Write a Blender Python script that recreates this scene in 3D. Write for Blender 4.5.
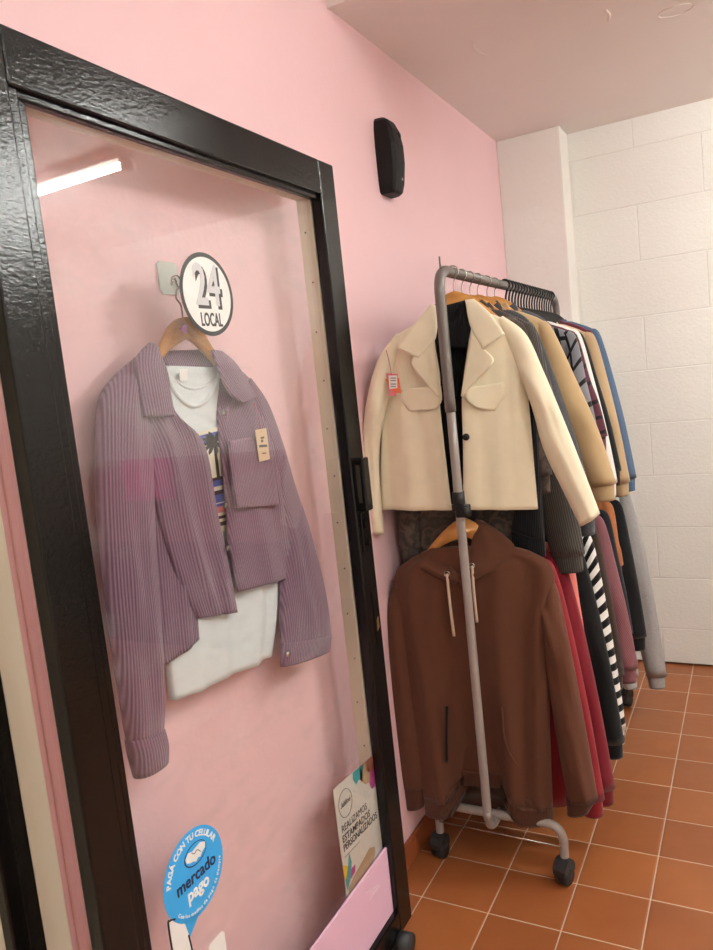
import bpy, bmesh, math, random
from mathutils import Vector, Matrix, noise
random.seed(7)
S = bpy.context.scene
for o in list(bpy.data.objects): bpy.data.objects.remove(o)
COL = S.collection
# ------------------------------------------------------------------ camera
F = 746.79
MR = ((.8803, .46249, -.10575), (-.03899, -.15162, -.98767), (-.47282, .87356, -.11544))   # right, down, forward
CAM = Vector((.985, 0, 1.45))
r_, d_, f_ = (Vector(v) for v in MR)
cam = bpy.data.cameras.new('camera'); camo = bpy.data.objects.new('camera', cam); COL.objects.link(camo)
camo.matrix_world = Matrix(((r_.x, -d_.x, -f_.x, CAM.x), (r_.y, -d_.y, -f_.y, CAM.y), (r_.z, -d_.z, -f_.z, CAM.z), (0, 0, 0, 1)))
cam.sensor_fit = 'VERTICAL'; cam.sensor_height = 36; cam.lens = F / 950 * 36; cam.clip_start = .02
S.camera = camo
# ------------------------------------------------------------------ world, exposure
w = bpy.data.worlds.new('world'); S.world = w; w.use_nodes = True
w.node_tree.nodes['Background'].inputs[0].default_value = (1, 1, 1, 1)
w.node_tree.nodes['Background'].inputs[1].default_value = .3
S.view_settings.view_transform = 'Standard'; S.view_settings.look = 'None'
S.view_settings.gamma = 1; S.view_settings.use_curve_mapping = False
S.view_settings.exposure = 0.5
TUBE = (172, 177, 172); TUBE_FRONT = (84, 87, 85)       # the light the fluorescent tubes give off

# ------------------------------------------------------------------ helpers: sight lines -> places on real planes
def ray(u, v): return r_ * (u - 356.5) + d_ * (v - 475) + f_ * F
def on(u, v, p0, n):
    d = ray(u, v); return CAM + d * ((p0 - CAM).dot(n) / d.dot(n))
def onx(u, v, x): return on(u, v, Vector((x, 0, 0)), Vector((1, 0, 0)))
def ony(u, v, y): return on(u, v, Vector((0, y, 0)), Vector((0, 1, 0)))
# ------------------------------------------------------------------ materials
def srgb(h):
    c = [int(h[i:i+2], 16) / 255 for i in (0, 2, 4)]
    return tuple(x / 12.92 if x < .04045 else ((x + .055) / 1.055) ** 2.4 for x in c) + (1,)
class N:
    def __init__(s, name):
        s.m = bpy.data.materials.new(name); s.m.use_nodes = True; s.t = s.m.node_tree
        s.b = s.t.nodes['Principled BSDF']
    def n(s, kind, **kw):
        x = s.t.nodes.new('ShaderNode' + kind)
        for k, v in kw.items():
            if k.startswith('i_'):
                x.inputs[k[2:].replace('_', ' ')].default_value = v
            else: setattr(x, k, v)
        return x
    def l(s, a, b): s.t.links.new(a, b)
    def math(s, op, a, b=None, c=None):
        x = s.n('Math', operation=op)
        for i, q in enumerate((a, b, c)):
            if q is None: continue
            if isinstance(q, (int, float)): x.inputs[i].default_value = q
            else: s.l(q, x.inputs[i])
        return x.outputs[0]
    def mix(s, f, a, b):
        x = s.n('Mix', data_type='RGBA')
        for i, q in ((0, f), (6, a), (7, b)):
            if isinstance(q, (int, float, tuple)): x.inputs[i].default_value = q
            else: s.l(q, x.inputs[i])
        return x.outputs[2]
    def col(s, q):
        if isinstance(q, tuple): s.b.inputs['Base Color'].default_value = q
        else: s.l(q, s.b.inputs['Base Color'])
    def bump(s, h, dist, strength=1.0, prev=None):
        x = s.n('Bump'); x.inputs['Strength'].default_value = strength; x.inputs['Distance'].default_value = dist
        s.l(h, x.inputs['Height'])
        if prev is not None: s.l(prev, x.inputs['Normal'])
        return x.outputs[0]
    def noise(s, scale, detail=3, vec=None, rough=.5):
        x = s.n('TexNoise'); x.inputs['Scale'].default_value = scale; x.inputs['Detail'].default_value = detail
        x.inputs['Roughness'].default_value = rough
        if vec is None:
            g = s.n('NewGeometry'); vec = g.outputs['Position']
        s.l(vec, x.inputs['Vector']); return x.outputs['Fac']
    def ramp(s, f, stops):
        x = s.n('ValToRGB'); e = x.color_ramp.elements
        while len(e) < len(stops): e.new(.5)
        for q, (p, c) in zip(e, stops): q.position = p; q.color = c
        s.l(f, x.inputs[0]); return x.outputs[0]
def shade(c, k): return (c[0]*k, c[1]*k, c[2]*k, 1)
def plain(name, hexc, rough=.6, metal=0, nb=0, ns=200, spec=.5, coat=0):
    k = N(name); c = srgb(hexc)
    f = k.noise(35, 3)
    k.col(k.mix(f, shade(c, .93), shade(c, 1.05)))
    k.b.inputs['Roughness'].default_value = rough; k.b.inputs['Metallic'].default_value = metal
    k.b.inputs['Specular IOR Level'].default_value = spec; k.b.inputs['Coat Weight'].default_value = coat
    if nb: k.l(k.bump(k.noise(ns, 3), nb), k.b.inputs['Normal'])
    return k.m
def cloth(name, hexc, pat=None, hex2='000000', pitch=.006, bump=.0008, sheen=.15, rough=.9, soft=.25):
    k = N(name); c = srgb(hexc); c2 = srgb(hex2)
    uv = k.n('UVMap', uv_map='UVMap'); sp = k.n('SeparateXYZ'); k.l(uv.outputs[0], sp.inputs[0])
    U, V = sp.outputs[0], sp.outputs[1]
    base = k.mix(k.noise(26, 4), shade(c, .93), shade(c, 1.06)); h = None
    if pat in ('cord', 'rib'):
        wv = k.math('SINE', k.math('MULTIPLY', U, 2 * math.pi / pitch)); h = k.math('MULTIPLY_ADD', wv, .5, .5)
        wob = k.noise(60, 2)
        base = k.mix(k.math('MULTIPLY_ADD', h, .7, .2), c2, base)
        k.l(k.bump(k.math('MULTIPLY_ADD', wob, .3, h), bump), k.b.inputs['Normal'])
    elif pat == 'stripe':
        fr = k.math('GREATER_THAN', k.math('FRACT', k.math('MULTIPLY', V, 1 / pitch)), .5); base = k.mix(fr, base, c2)
    elif pat == 'plaid':
        a = k.math('LESS_THAN', k.math('FRACT', k.math('MULTIPLY', V, 1 / pitch)), .22)
        b = k.math('LESS_THAN', k.math('FRACT', k.math('MULTIPLY', U, 1 / (pitch * 1.1))), .18)
        base = k.mix(k.math('MAXIMUM', a, b), base, c2)
    elif pat == 'twill':
        a = k.math('SINE', k.math('MULTIPLY', k.math('ADD', U, V), 2 * math.pi / pitch)); base = k.mix(k.math('MULTIPLY_ADD', a, .35, .35), base, c2)
    elif pat == 'marl':
        base = k.mix(k.ramp(k.noise(420, 4, rough=.8), ((.38, (0, 0, 0, 1)), (.62, (1, 1, 1, 1)))), base, c2)
    elif pat == 'camo':
        base = k.ramp(k.noise(22, 2), ((.36, c), (.46, c2), (.55, shade(c2, .45)), (.66, shade(c, 1.5))))
        for e in base.node.color_ramp.elements: pass
    k.col(base); k.b.inputs['Roughness'].default_value = rough
    k.b.inputs['Specular IOR Level'].default_value = .2
    k.b.inputs['Sheen Weight'].default_value = sheen; k.b.inputs['Sheen Roughness'].default_value = .5
    if h is None:
        p = k.bump(k.noise(700, 2), .0006); k.l(k.bump(k.noise(14, 3), .006, soft, p), k.b.inputs['Normal'])
    return k.m
def wallpaint(name, hexc, bump=.002, sc=60, rough=.6, spec=.3, blot=.04):
    k = N(name); c = srgb(hexc)
    k.col(k.mix(k.noise(2.5, 5), shade(c, 1 - blot), shade(c, 1 + blot)))
    k.b.inputs['Roughness'].default_value = rough; k.b.inputs['Specular IOR Level'].default_value = spec
    p = k.bump(k.noise(sc, 6), bump, .5); k.l(k.bump(k.noise(5, 3), .012, .35, p), k.b.inputs['Normal'])
    return k.m
M = {}
M['pink'] = wallpaint('pink_wall_paint', 'f2cbcf', .0015, 90, .5)
M['ceiling'] = wallpaint('ceiling_paint', 'f1e8e4', .003, 14, .55)
M['white'] = wallpaint('white_paint', 'ece8e1', .002, 50, .6)
M['cream_paint'] = wallpaint('cream_paint', 'dfd3bd', .002, 40, .5, blot=.08)
M['salmon'] = plain('salmon_trim_paint', 'dba4a2', .45)
M['candy'] = wallpaint('candy_pink_paint', 'e9bfd6', .001, 60, .4)
# painted block wall
k = N('painted_block'); g = k.n('NewGeometry'); sp = k.n('SeparateXYZ'); k.l(g.outputs['Position'], sp.inputs[0])
zz = k.math('DIVIDE', k.math('ADD', sp.outputs[2], .065), .2425); row = k.math('FLOOR', zz); fz = k.math('FRACT', zz)
sh = k.math('MULTIPLY', k.math('FRACT', k.math('MULTIPLY', row, .5)), .54)
xx = k.math('DIVIDE', k.math('ADD', k.math('ADD', sp.outputs[0], sh), -.02), .54); fx = k.math('FRACT', xx)
def edge(fr, wd):
    a = k.math('MINIMUM', fr, k.math('SUBTRACT', 1.0, fr)); return k.math('SMOOTH_MIN', k.math('DIVIDE', a, wd), 1.0, .3)
hh = k.math('MINIMUM', edge(fz, .016), edge(fx, .008))
c = srgb('eae7e0'); k.col(k.mix(hh, shade(c, .92), k.mix(k.noise(3, 4), shade(c, .96), shade(c, 1.03))))
k.b.inputs['Roughness'].default_value = .55; k.b.inputs['Specular IOR Level'].default_value = .35
p = k.bump(k.noise(70, 6, rough=.65), .004, .7); k.l(k.bump(hh, .004, .5, p), k.b.inputs['Normal']); M['block'] = k.m
# terracotta tiles
k = N('terracotta_tile'); g = k.n('NewGeometry'); sp = k.n('SeparateXYZ'); k.l(g.outputs['Position'], sp.inputs[0])
tx = k.math('DIVIDE', k.math('ADD', sp.outputs[0], -.1355 + 2), .1962); ty = k.math('DIVIDE', k.math('ADD', sp.outputs[1], -1.830 + 4), .1965)
fx, fy = k.math('FRACT', tx), k.math('FRACT', ty)
def ed(fr): return k.math('MINIMUM', fr, k.math('SUBTRACT', 1.0, fr))
dd = k.math('MINIMUM', ed(fx), ed(fy)); gm = k.math('LESS_THAN', dd, .0085)
cb = k.n('CombineXYZ'); k.l(k.math('FLOOR', tx), cb.inputs[0]); k.l(k.math('FLOOR', ty), cb.inputs[1])
wn = k.n('TexWhiteNoise', noise_dimensions='3D'); k.l(cb.outputs[0], wn.inputs['Vector'])
nz = k.noise(7, 5)
tc = k.mix(nz, srgb('94542c'), srgb('ad6a3a')); tc = k.mix(k.math('MULTIPLY', wn.outputs['Value'], .45), tc, srgb('7f4527'))
k.col(k.mix(gm, tc, srgb('c9b5a2'))); k.b.inputs['Roughness'].default_value = .3
k.l(k.math('MULTIPLY_ADD', k.noise(30, 4), .25, .24), k.b.inputs['Roughness'])
ht = k.math('SMOOTH_MIN', k.math('DIVIDE', dd, .03), 1.0, .3)
p = k.bump(k.noise(12, 3), .003, .35); k.l(k.bump(ht, .0015, .8, p), k.b.inputs['Normal']); M['tile'] = k.m
M['skirting_tile'] = plain('skirting_tile', '9a5230', .35, nb=.001, ns=40)
# black gloss paint with brush marks
k = N('black_gloss_paint'); k.col(k.mix(k.noise(60, 4), (.003, .003, .003, 1), (.008, .0075, .007, 1)))
k.b.inputs['Roughness'].default_value = .09; k.b.inputs['Specular IOR Level'].default_value = .30
mp = k.n('Mapping'); g = k.n('NewGeometry'); k.l(g.outputs['Position'], mp.inputs[0]); mp.inputs['Scale'].default_value = (40, 18, 46)
p = k.bump(k.noise(3.6, 5, mp.outputs[0], .65), .0011, .5)
k.l(k.bump(k.noise(150, 2), .0006, .25, p), k.b.inputs['Normal']); M['black'] = k.m
M['black_plastic'] = plain('black_plastic', '0d0c0c', .5, nb=.0004, spec=.25)
M['black_matt'] = plain('black_matt_plastic', '161514', .55)
M['caster'] = plain('caster_plastic', '26282a', .5)
M['rack'] = plain('grey_rack_enamel', '78726e', .38, .35)
M['rack_low'] = plain('pale_grey_enamel', 'a39c97', .4, .2)
M['chrome'] = plain('hook_wire', 'b8b4ae', .25, 1)
M['brass'] = plain('worn_brass', 'a08246', .4, .9)
# hanger wood
k = N('hanger_wood'); mp = k.n('Mapping'); tcn = k.n('TexCoord'); k.l(tcn.outputs['Object'], mp.inputs[0]); mp.inputs['Scale'].default_value = (6, 60, 60)
k.col(k.mix(k.noise(2, 4, mp.outputs[0]), srgb('b97a3c'), srgb('d9a05a'))); k.b.inputs['Roughness'].default_value = .35; M['wood'] = k.m
k = N('counter_wood'); k.col(k.mix(k.noise(6, 4), srgb('8a6350'), srgb('9a7058'))); k.b.inputs['Roughness'].default_value = .5; M['counter'] = k.m
# glass: clear pane, mirror-like at a slant, with a little smeared dust
k = N('window_glass'); k.t.nodes.remove(k.b)
tr = k.n('BsdfTransparent'); tr.inputs[0].default_value = (.985, .99, .985, 1)
gl = k.n('BsdfGlossy'); gl.inputs['Roughness'].default_value = .015; g0 = k.n('NewGeometry'); dt = k.n('VectorMath', operation='DOT_PRODUCT'); k.l(g0.outputs['Incoming'], dt.inputs[0]); k.l(g0.outputs['Normal'], dt.inputs[1])
frn = k.math('MULTIPLY_ADD', k.math('POWER', k.math('SUBTRACT', 1.0, k.math('ABSOLUTE', dt.outputs['Value'])), 5.0), .95, .042)
m1 = k.n('MixShader'); k.l(frn, m1.inputs[0]); k.l(tr.outputs[0], m1.inputs[1]); k.l(gl.outputs[0], m1.inputs[2])
df = k.n('BsdfDiffuse'); df.inputs[0].default_value = (.9, .9, .9, 1)
mp = k.n('Mapping'); g = k.n('NewGeometry'); k.l(g.outputs['Position'], mp.inputs[0]); mp.inputs['Scale'].default_value = (3, 4, 9)
ds = k.ramp(k.noise(1.4, 7, mp.outputs[0], .7), ((.5, (0, 0, 0, 1)), (.8, (.09, .09, .09, 1))))
m2 = k.n('MixShader'); k.l(ds, m2.inputs[0]); k.l(m1.outputs[0], m2.inputs[1]); k.l(df.outputs[0], m2.inputs[2])
k.l(m2.outputs[0], k.t.nodes['Material Output'].inputs[0]); M['glass'] = k.m
k = N('clear_plastic'); k.col((.80, .86, .80, 1)); k.b.inputs['Roughness'].default_value = .15; k.b.inputs['Alpha'].default_value = .55; M['clear'] = k.m
def glow(name, rgb):
    k = N(name); k.col((.9, .9, .9, 1)); k.b.inputs['Emission Color'].default_value = (*rgb, 1); k.b.inputs['Emission Strength'].default_value = 1; return k.m
M['tube'] = glow('fluorescent_tube', TUBE); M['tube_front'] = glow('fluorescent_tube_front', TUBE_FRONT)
for nme, hx in dict(s_white='f5f4f1', s_black='222222', s_grey='8d8c8a', s_lgrey='d9d9dc', s_blue='3bb0f7', s_navy='1d2453', s_dark='3b3b39', s_paper='d9d4cc', s_teal='3fa4a8', s_magenta='b8448c',
                    s_rust='a45a42', s_tan='b69a78', s_yellow='e8c22c', s_kraft='dcc0a0', s_tagpink='e5808c', s_tagorange='ea7a52', s_string='b0485a', s_pstar='c05fb0',
                    s_cream='ece6d2', s_royal='4a5fb2', s_coral='d8817c', s_ptext='59524c', hot='f0408c').items(): M[nme] = plain(nme[2:] + '_ink' if nme[1] == '_' else 'hot_pink_card', hx, .5)
# cloths
M['purple'] = cloth('mauve_corduroy', '9c7d92', 'cord', '694f62', .0055, .0010, .3)
M['tee'] = cloth('white_jersey', 'e4eaec'); M['cream'] = cloth('cream_wool', 'f1e6ca', sheen=.25, soft=.15)
M['blackknit'] = cloth('black_rib_knit', '15161a', 'rib', '060608', .006, .001, .08)
M['brown'] = cloth('brown_fleece', '5e3a2a', soft=.3, sheen=.1); M['brownrib'] = cloth('brown_rib', '5e3a2a', 'rib', '47291d', .004, .0006)
M['lining'] = cloth('beige_lining', 'b5a68f'); M['cordgrey'] = cloth('charcoal_corduroy', '5d5954', 'cord', '2b2825', .006, .0014, .15)
M['camo'] = cloth('dark_camouflage', '4a4340', 'camo', '6b5d52'); M['charcoal'] = cloth('charcoal_wool', '55565a', 'marl', '3a3b3f')
M['camel'] = cloth('camel_wool', 'bda27a', sheen=.2, soft=.15); M['slate'] = cloth('slate_cotton', '4d525c')
M['plaid'] = cloth('grey_black_plaid', '7d7d82', 'plaid', '141416', .062); M['burgplaid'] = cloth('burgundy_plaid', '5a2f3c', 'plaid', '1d1518', .05)
M['whitecl'] = cloth('white_cotton', 'e6e3dd'); M['blackcl'] = cloth('black_fleece', '101113'); M['beige'] = cloth('beige_fleece', 'b99f7c')
M['tan'] = cloth('pale_tan_knit', 'cdb595'); M['burg'] = cloth('burgundy_fleece', '5c1c2b'); M['blue'] = cloth('denim_blue_fleece', '4f6580')
M['red'] = cloth('crimson_fleece', '861b26'); M['red2'] = cloth('deep_red_fleece', '741824'); M['salmoncl'] = cloth('salmon_jersey', 'd5786c')
M['stripe'] = cloth('black_white_stripe', 'e8e6e2', 'stripe', '0d0d0f', .045); M['choc'] = cloth('dark_chocolate_cotton', '35271f')
M['mauve'] = cloth('dusty_rose_knit', '8c5a60', 'twill', '5f3a40', .008); M['rust'] = cloth('rust_suede', 'a5663f'); M['grey'] = cloth('grey_marl', 'a8a6a5', 'marl', '8b8988')
M['lgrey'] = cloth('light_grey_fleece', 'b7b6b6'); M['ink'] = cloth('ink_black_cotton', '1a1b22'); M['ochre'] = cloth('brown_suede', '7a4a26')
M['cordstring'] = cloth('beige_cord', 'd3bda6')
# ------------------------------------------------------------------ mesh helpers
def link(name, bm, m, parent=None, smooth=True):
    me = bpy.data.meshes.new(name); bmesh.ops.recalc_face_normals(bm, faces=bm.faces[:]); bm.to_mesh(me); bm.free()
    for x in (m if isinstance(m, (list, tuple)) else [m]): me.materials.append(x)
    if smooth:
        for p in me.polygons: p.use_smooth = True
    o = bpy.data.objects.new(name, me); COL.objects.link(o)
    if parent is not None: attach(o, parent)
    return o
def wm(o):
    return (wm(o.parent) @ o.matrix_parent_inverse @ o.matrix_basis) if o.parent else o.matrix_basis.copy()
def attach(o, parent):
    o.parent = parent; o.matrix_parent_inverse = wm(parent).inverted()
def thing(name, label, cat, loc=(0, 0, 0), group=None):
    o = bpy.data.objects.new(name, None); COL.objects.link(o); o.location = loc; o.empty_display_size = .05
    tag(o, label, cat, group); return o
def tag(o, label, cat, group=None):
    o['label'] = label; o['category'] = cat
    if group: o['group'] = group
    return o
def struct(o): o['kind'] = 'structure'; return o
def box(bm, a, b, bev=0, mi=0):
    r = bmesh.ops.create_cube(bm, size=1); vs = r['verts']
    for v in vs: v.co = Vector([(a[i] + b[i]) / 2 + v.co[i] * (b[i] - a[i]) for i in range(3)])
    fs = {f for v in vs for f in v.link_faces}
    for f in fs: f.material_index = mi
    if bev:
        es = {e for v in vs for e in v.link_edges}
        bmesh.ops.bevel(bm, geom=list(es), offset=bev, segments=2, affect='EDGES', profile=.5)
    return bm
def nb(): return bmesh.new()
def cr(P, t):
    n = len(P) - 1
    if n == 0: return P[0]
    x = min(max(t, 0), 1) * n; i = min(int(x), n - 1); u = x - i
    p0, p1, p2, p3 = P[max(i-1, 0)], P[i], P[i+1], P[min(i+2, n)]
    return .5 * (2*p1 + (p2-p0)*u + (2*p0-5*p1+4*p2-p3)*u*u + (3*p1-p0-3*p2+p3)*u*u*u)
def tube(bm, pts, r, seg=10, n=None, mi=0, close=True):
    pts = [Vector(p) for p in pts]; n = n or (len(pts) - 1) * 6
    C = [cr(pts, i / n) for i in range(n + 1)] if n != len(pts) - 1 else pts
    rings = []; prev = None
    for i, c in enumerate(C):
        d = (C[min(i+1, n)] - C[max(i-1, 0)]).normalized()
        if prev is None: a = d.orthogonal().normalized()
        else: a = (prev - d * prev.dot(d)).normalized()
        prev = a; b = d.cross(a); rr = r(i / n) if callable(r) else r
        rings.append([bm.verts.new(c + (a * math.cos(q) + b * math.sin(q)) * rr) for q in (2*math.pi*j/seg for j in range(seg))])
    for x, y in zip(rings, rings[1:]):
        for j in range(seg): bm.faces.new((x[j], x[(j+1) % seg], y[(j+1) % seg], y[j])).material_index = mi
    if close:
        bm.faces.new(rings[0]).material_index = mi; bm.faces.new(rings[-1]).material_index = mi
    return bm
def straight(bm, a, b, r, seg=14): return tube(bm, [a, b], r, seg, 1)
def disc(bm, c, nrm, r, th, seg=20, mi=0):
    c = Vector(c); nrm = Vector(nrm).normalized(); return tube(bm, [c - nrm*th/2, c + nrm*th/2], r, seg, 1, mi)
def poly(bm, pts, off, mi=0):                       # flat outline with a real thickness
    pts = [Vector(p) for p in pts]; a = [bm.verts.new(p) for p in pts]; b = [bm.verts.new(p + off) for p in pts]
    f = [bm.faces.new(a), bm.faces.new(b[::-1])]
    for i in range(len(a)): f.append(bm.faces.new((a[i], a[(i+1) % len(a)], b[(i+1) % len(a)], b[i])))
    for x in f: x.material_index = mi
    return bm
def loft(L, R, T, front, m=14, n=26, p=2.2, back=.6, folds=(), wob=0.0, seed=0, hollow=True, warp=None, bm=None, mi=0, curve=0.0):
    """cloth volume between two edge curves L and R (top to bottom); T bulges it towards 'front', folds are (s0,t0,s1,t1,width,height)"""
    bm = bm or nb(); uvl = bm.loops.layers.uv.get('UVMap') or bm.loops.layers.uv.new('UVMap'); front = Vector(front).normalized(); T = [float(t) for t in T]
    uvs = {}; rings = []; vlen = 0; pm = None
    S_ = [-math.cos(math.pi * j / m) for j in range(m + 1)]
    def fold(s, t):
        z = 0
        for s0, t0, s1, t1, wd, h in folds:
            dx, dy = s1 - s0, t1 - t0; q = max(0, min(1, ((s-s0)*dx + (t-t0)*dy) / (dx*dx + dy*dy + 1e-9)))
            d = math.hypot(s - s0 - q*dx, (t - t0 - q*dy) * 1.6); z += h * math.exp(-(d / wd) ** 2) * min(1, .35 + 1.5 * math.sin(math.pi * (.15 + .7 * q)))
        return z
    for i in range(n + 1):
        t = i / n; l, r = cr(L, t), cr(R, t); mid, hf = (l + r) / 2, (r - l) / 2; th = cr(T, t)
        if pm is not None: vlen += (mid - pm).length
        pm = mid; ring = []
        for side in (1, -1):
            for j in (range(m + 1) if side == 1 else range(m - 1, 0, -1)):
                s = S_[j]; e = max(0, 1 - abs(s) ** p) ** (1 / p)
                d = th * e * (1 if side == 1 else -back) + curve * (1 - s*s)
                if side == 1: d = max(d + fold(s, t) * min(1, e * 1.6), min(d, -back * th * e * .3))
                if wob:
                    q = mid + hf * s; w_ = noise.noise(Vector((q.x * 9 + seed, q.y * 9, q.z * 4))) + .5 * noise.noise(Vector((q.x * 22 + seed, q.y * 22, q.z * 9)))
                    d += wob * w_ * (.3 + .7 * e) * (.35 + .65 * t)
                pt = mid + hf * s + front * d
                if warp: pt = pt + warp(s, t, side)
                v = bm.verts.new(pt); uvs[v] = (s * hf.length + (0 if side == 1 else .003), vlen); ring.append(v)
        rings.append(ring)
    if hollow and min(T) > .0085:
        last = rings[-1]; cen = sum((v.co for v in last), Vector()) / len(last); up = (cr(L, .96) + cr(R, .96)) / 2 - (cr(L, 1) + cr(R, 1)) / 2
        up = up.normalized() if up.length else Vector((0, 0, 1)); e1 = []
        for kk, (sc, dz) in enumerate(((.93, .0015), (.86, min(.03, vlen * .4)))):
            ring = []
            for v in last:
                q = bm.verts.new(cen + (v.co - cen) * sc + up * dz); uvs[q] = uvs[v]; ring.append(q)
            e1.append(ring)
        rings += e1
    K = len(rings[0]); fs = []
    for a, b in zip(rings, rings[1:]):
        for j in range(K): fs.append(bm.faces.new((a[j], a[(j+1) % K], b[(j+1) % K], b[j])))
    fs.append(bm.faces.new(rings[0])); fs.append(bm.faces.new(rings[-1]))
    for f in fs:
        f.material_index = mi; f.smooth = True
        for lp in f.loops: lp[uvl].uv = uvs[lp.vert]
    return bm
def text(parent, name, s, m, size, org, right, up, bold=0, align='CENTER', sx=1, shear=0, thick=.0003, spacing=1.0):
    cu = bpy.data.curves.new('t', 'FONT'); cu.body = s; cu.size = size; cu.align_x = align; cu.align_y = 'CENTER'; cu.offset = bold; cu.extrude = thick
    cu.shear = shear; cu.resolution_u = 3; cu.space_character = spacing
    o = bpy.data.objects.new('t', cu); COL.objects.link(o); dg = bpy.context.evaluated_depsgraph_get()
    me = bpy.data.meshes.new_from_object(o.evaluated_get(dg)); bpy.data.objects.remove(o)
    right, up = Vector(right).normalized(), Vector(up).normalized(); nn = right.cross(up); org = Vector(org)
    for v in me.vertices: v.co = org + right * v.co.x * sx + up * v.co.y + nn * v.co.z
    me.materials.clear(); me.materials.append(m); me.name = name
    q = bpy.data.objects.new(name, me); COL.objects.link(q)
    if parent is not None: attach(q, parent)
    return q
def join_meshes(objs, name, parent):
    bm = nb(); m = objs[0].data.materials[0]
    for o in objs: bm.from_mesh(o.data)
    for o in objs: bpy.data.objects.remove(o)
    return link(name, bm, m, parent, False)
UP = Vector((0, 0, 1)); YY = Vector((0, 1, 0)); XX = Vector((1, 0, 0))

# ================================================================== the room
LOW, HIGH, BACK, RIGHT, NEAR = 2.485, 3.05, 3.64, 3.3, -1.3
struct(link('floor', box(nb(), (-.6, NEAR - .2, -.08), (RIGHT + .2, BACK + .2, 0)), M['tile'], smooth=False))
struct(link('wall_left', box(nb(), (-.12, .746, 0), (0, BACK + .12, HIGH)), M['pink'], smooth=False))
struct(link('wall_back', box(nb(), (-.12, BACK, .012), (RIGHT + .1, BACK + .12, LOW + .05)), M['block'], smooth=False))
struct(link('wall_right', box(nb(), (RIGHT, NEAR, 0), (RIGHT + .12, BACK, HIGH)), M['white'], smooth=False))
struct(link('wall_front', box(nb(), (-.12, NEAR - .12, 0), (RIGHT + .12, NEAR, HIGH)), M['white'], smooth=False))
struct(link('wall_near_left', box(nb(), (-.12, NEAR, 0), (-.01, .6125, HIGH)), M['cream_paint'], smooth=False))
cl = struct(link('ceiling', box(nb(), (-.12, 1.95, LOW), (RIGHT + .12, BACK + .12, HIGH)), M['ceiling'], smooth=False))
struct(link('ceiling_high', box(nb(), (-.12, NEAR - .12, HIGH), (RIGHT + .12, BACK + .12, HIGH + .1)), M['ceiling'], smooth=False))
struct(link('wall_column', box(nb(), (0, 3.48, 0), (.283, BACK, LOW), .004), M['white'], smooth=False))
bm = nb(); tube(bm, [(.82 + .05*math.cos(a), 2.66 + .035*math.sin(a), LOW) for a in (i*.5236 for i in range(12))], .0025, 6)
tube(bm, [(.64, 2.50, LOW), (.645, 2.54, LOW), (.635, 2.58, LOW)], .004, 6); tube(bm, [(.25, 2.42, LOW), (.24, 2.5, LOW), (.26, 2.56, LOW)], .003, 6)
link('plaster_ridge', bm, M['ceiling'], cl)
struct(link('trim_1', box(nb(), (0, 1.935, LOW - .004), (RIGHT, 1.95, LOW + .05), .002), M['ceiling'], smooth=False))
bm = nb(); y = .75
while y < 3.46:
    box(bm, (0, y, 0), (.012, min(y + .195, 3.48), .072), .0025); y += .1965
struct(link('baseboard_left', bm, M['skirting_tile'], smooth=False))
# the edge of the opening left of the sliding door
bm = nb(); box(bm, (-.12, .711, 0), (.0, .747, HIGH)); box(bm, (-.02, .722, 0), (.004, .736, HIGH), .0035)
struct(link('trim_2', bm, M['salmon'], smooth=False))
struct(link('trim_3', box(nb(), (-.12, .668, 0), (.002, .712, HIGH), .003), M['cream_paint'], smooth=False))
bm = nb(); box(bm, (-.12, .636, 0), (.003, .668, HIGH), .003); box(bm, (-.12, .612, 0), (.010, .640, HIGH), .003)
struct(link('trim_4', bm, M['black'], smooth=False))

# ================================================================== lamps
def batten(x0, x1, y, z, m, label):
    t = thing('fluorescent_lamp', label, 'lamp', ((x0 + x1) / 2, y, z))
    link('housing', box(nb(), (x0 - .03, y - .03, z - .04), (x1 + .03, y + .03, z), .004), M['white'], t, False)
    link('tube', tube(nb(), [(x0, y, z - .062), (x1, y, z - .062)], .014, 16, 1), m, t)
    for x in (x0 - .012, x1 + .012): link('lampholder', box(nb(), (x - .012, y - .02, z - .085), (x + .012, y + .02, z - .03), .003), M['white'], t, False)
batten(1.40, 2.62, 2.35, LOW, M['tube'], 'white fluorescent tube lamp on the low ceiling near the back wall')
batten(2.0, 3.2, -.45, HIGH, M['tube_front'], 'white fluorescent tube lamp on the high ceiling at the front')
batten(2.0, 3.2, .9, HIGH, M['tube_front'], 'white fluorescent tube lamp on the high ceiling over the middle of the shop')
# counter that the pane mirrors
t = thing('shop_counter', 'brown wooden counter against the white block wall, mirrored in the glass', 'counter', (2.2, 3.4, 0))
link('cabinet', box(nb(), (1.45, 3.3, 0.02), (3.05, 3.6, .67), .006), M['black_matt'], t, False); link('drawer_front', box(nb(), (1.45, 3.27, .67), (3.05, 3.6, 1.11), .006), M['counter'], t, False); link('countertop', box(nb(), (1.42, 3.26, 1.11), (3.08, 3.62, 1.14), .006), M['counter'], t, False)
bm = nb(); box(bm, (2.17, 3.2, .93), (2.52, 3.255, 1.17), .01)
link('display_board', bm, M['hot'], t, False)

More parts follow.
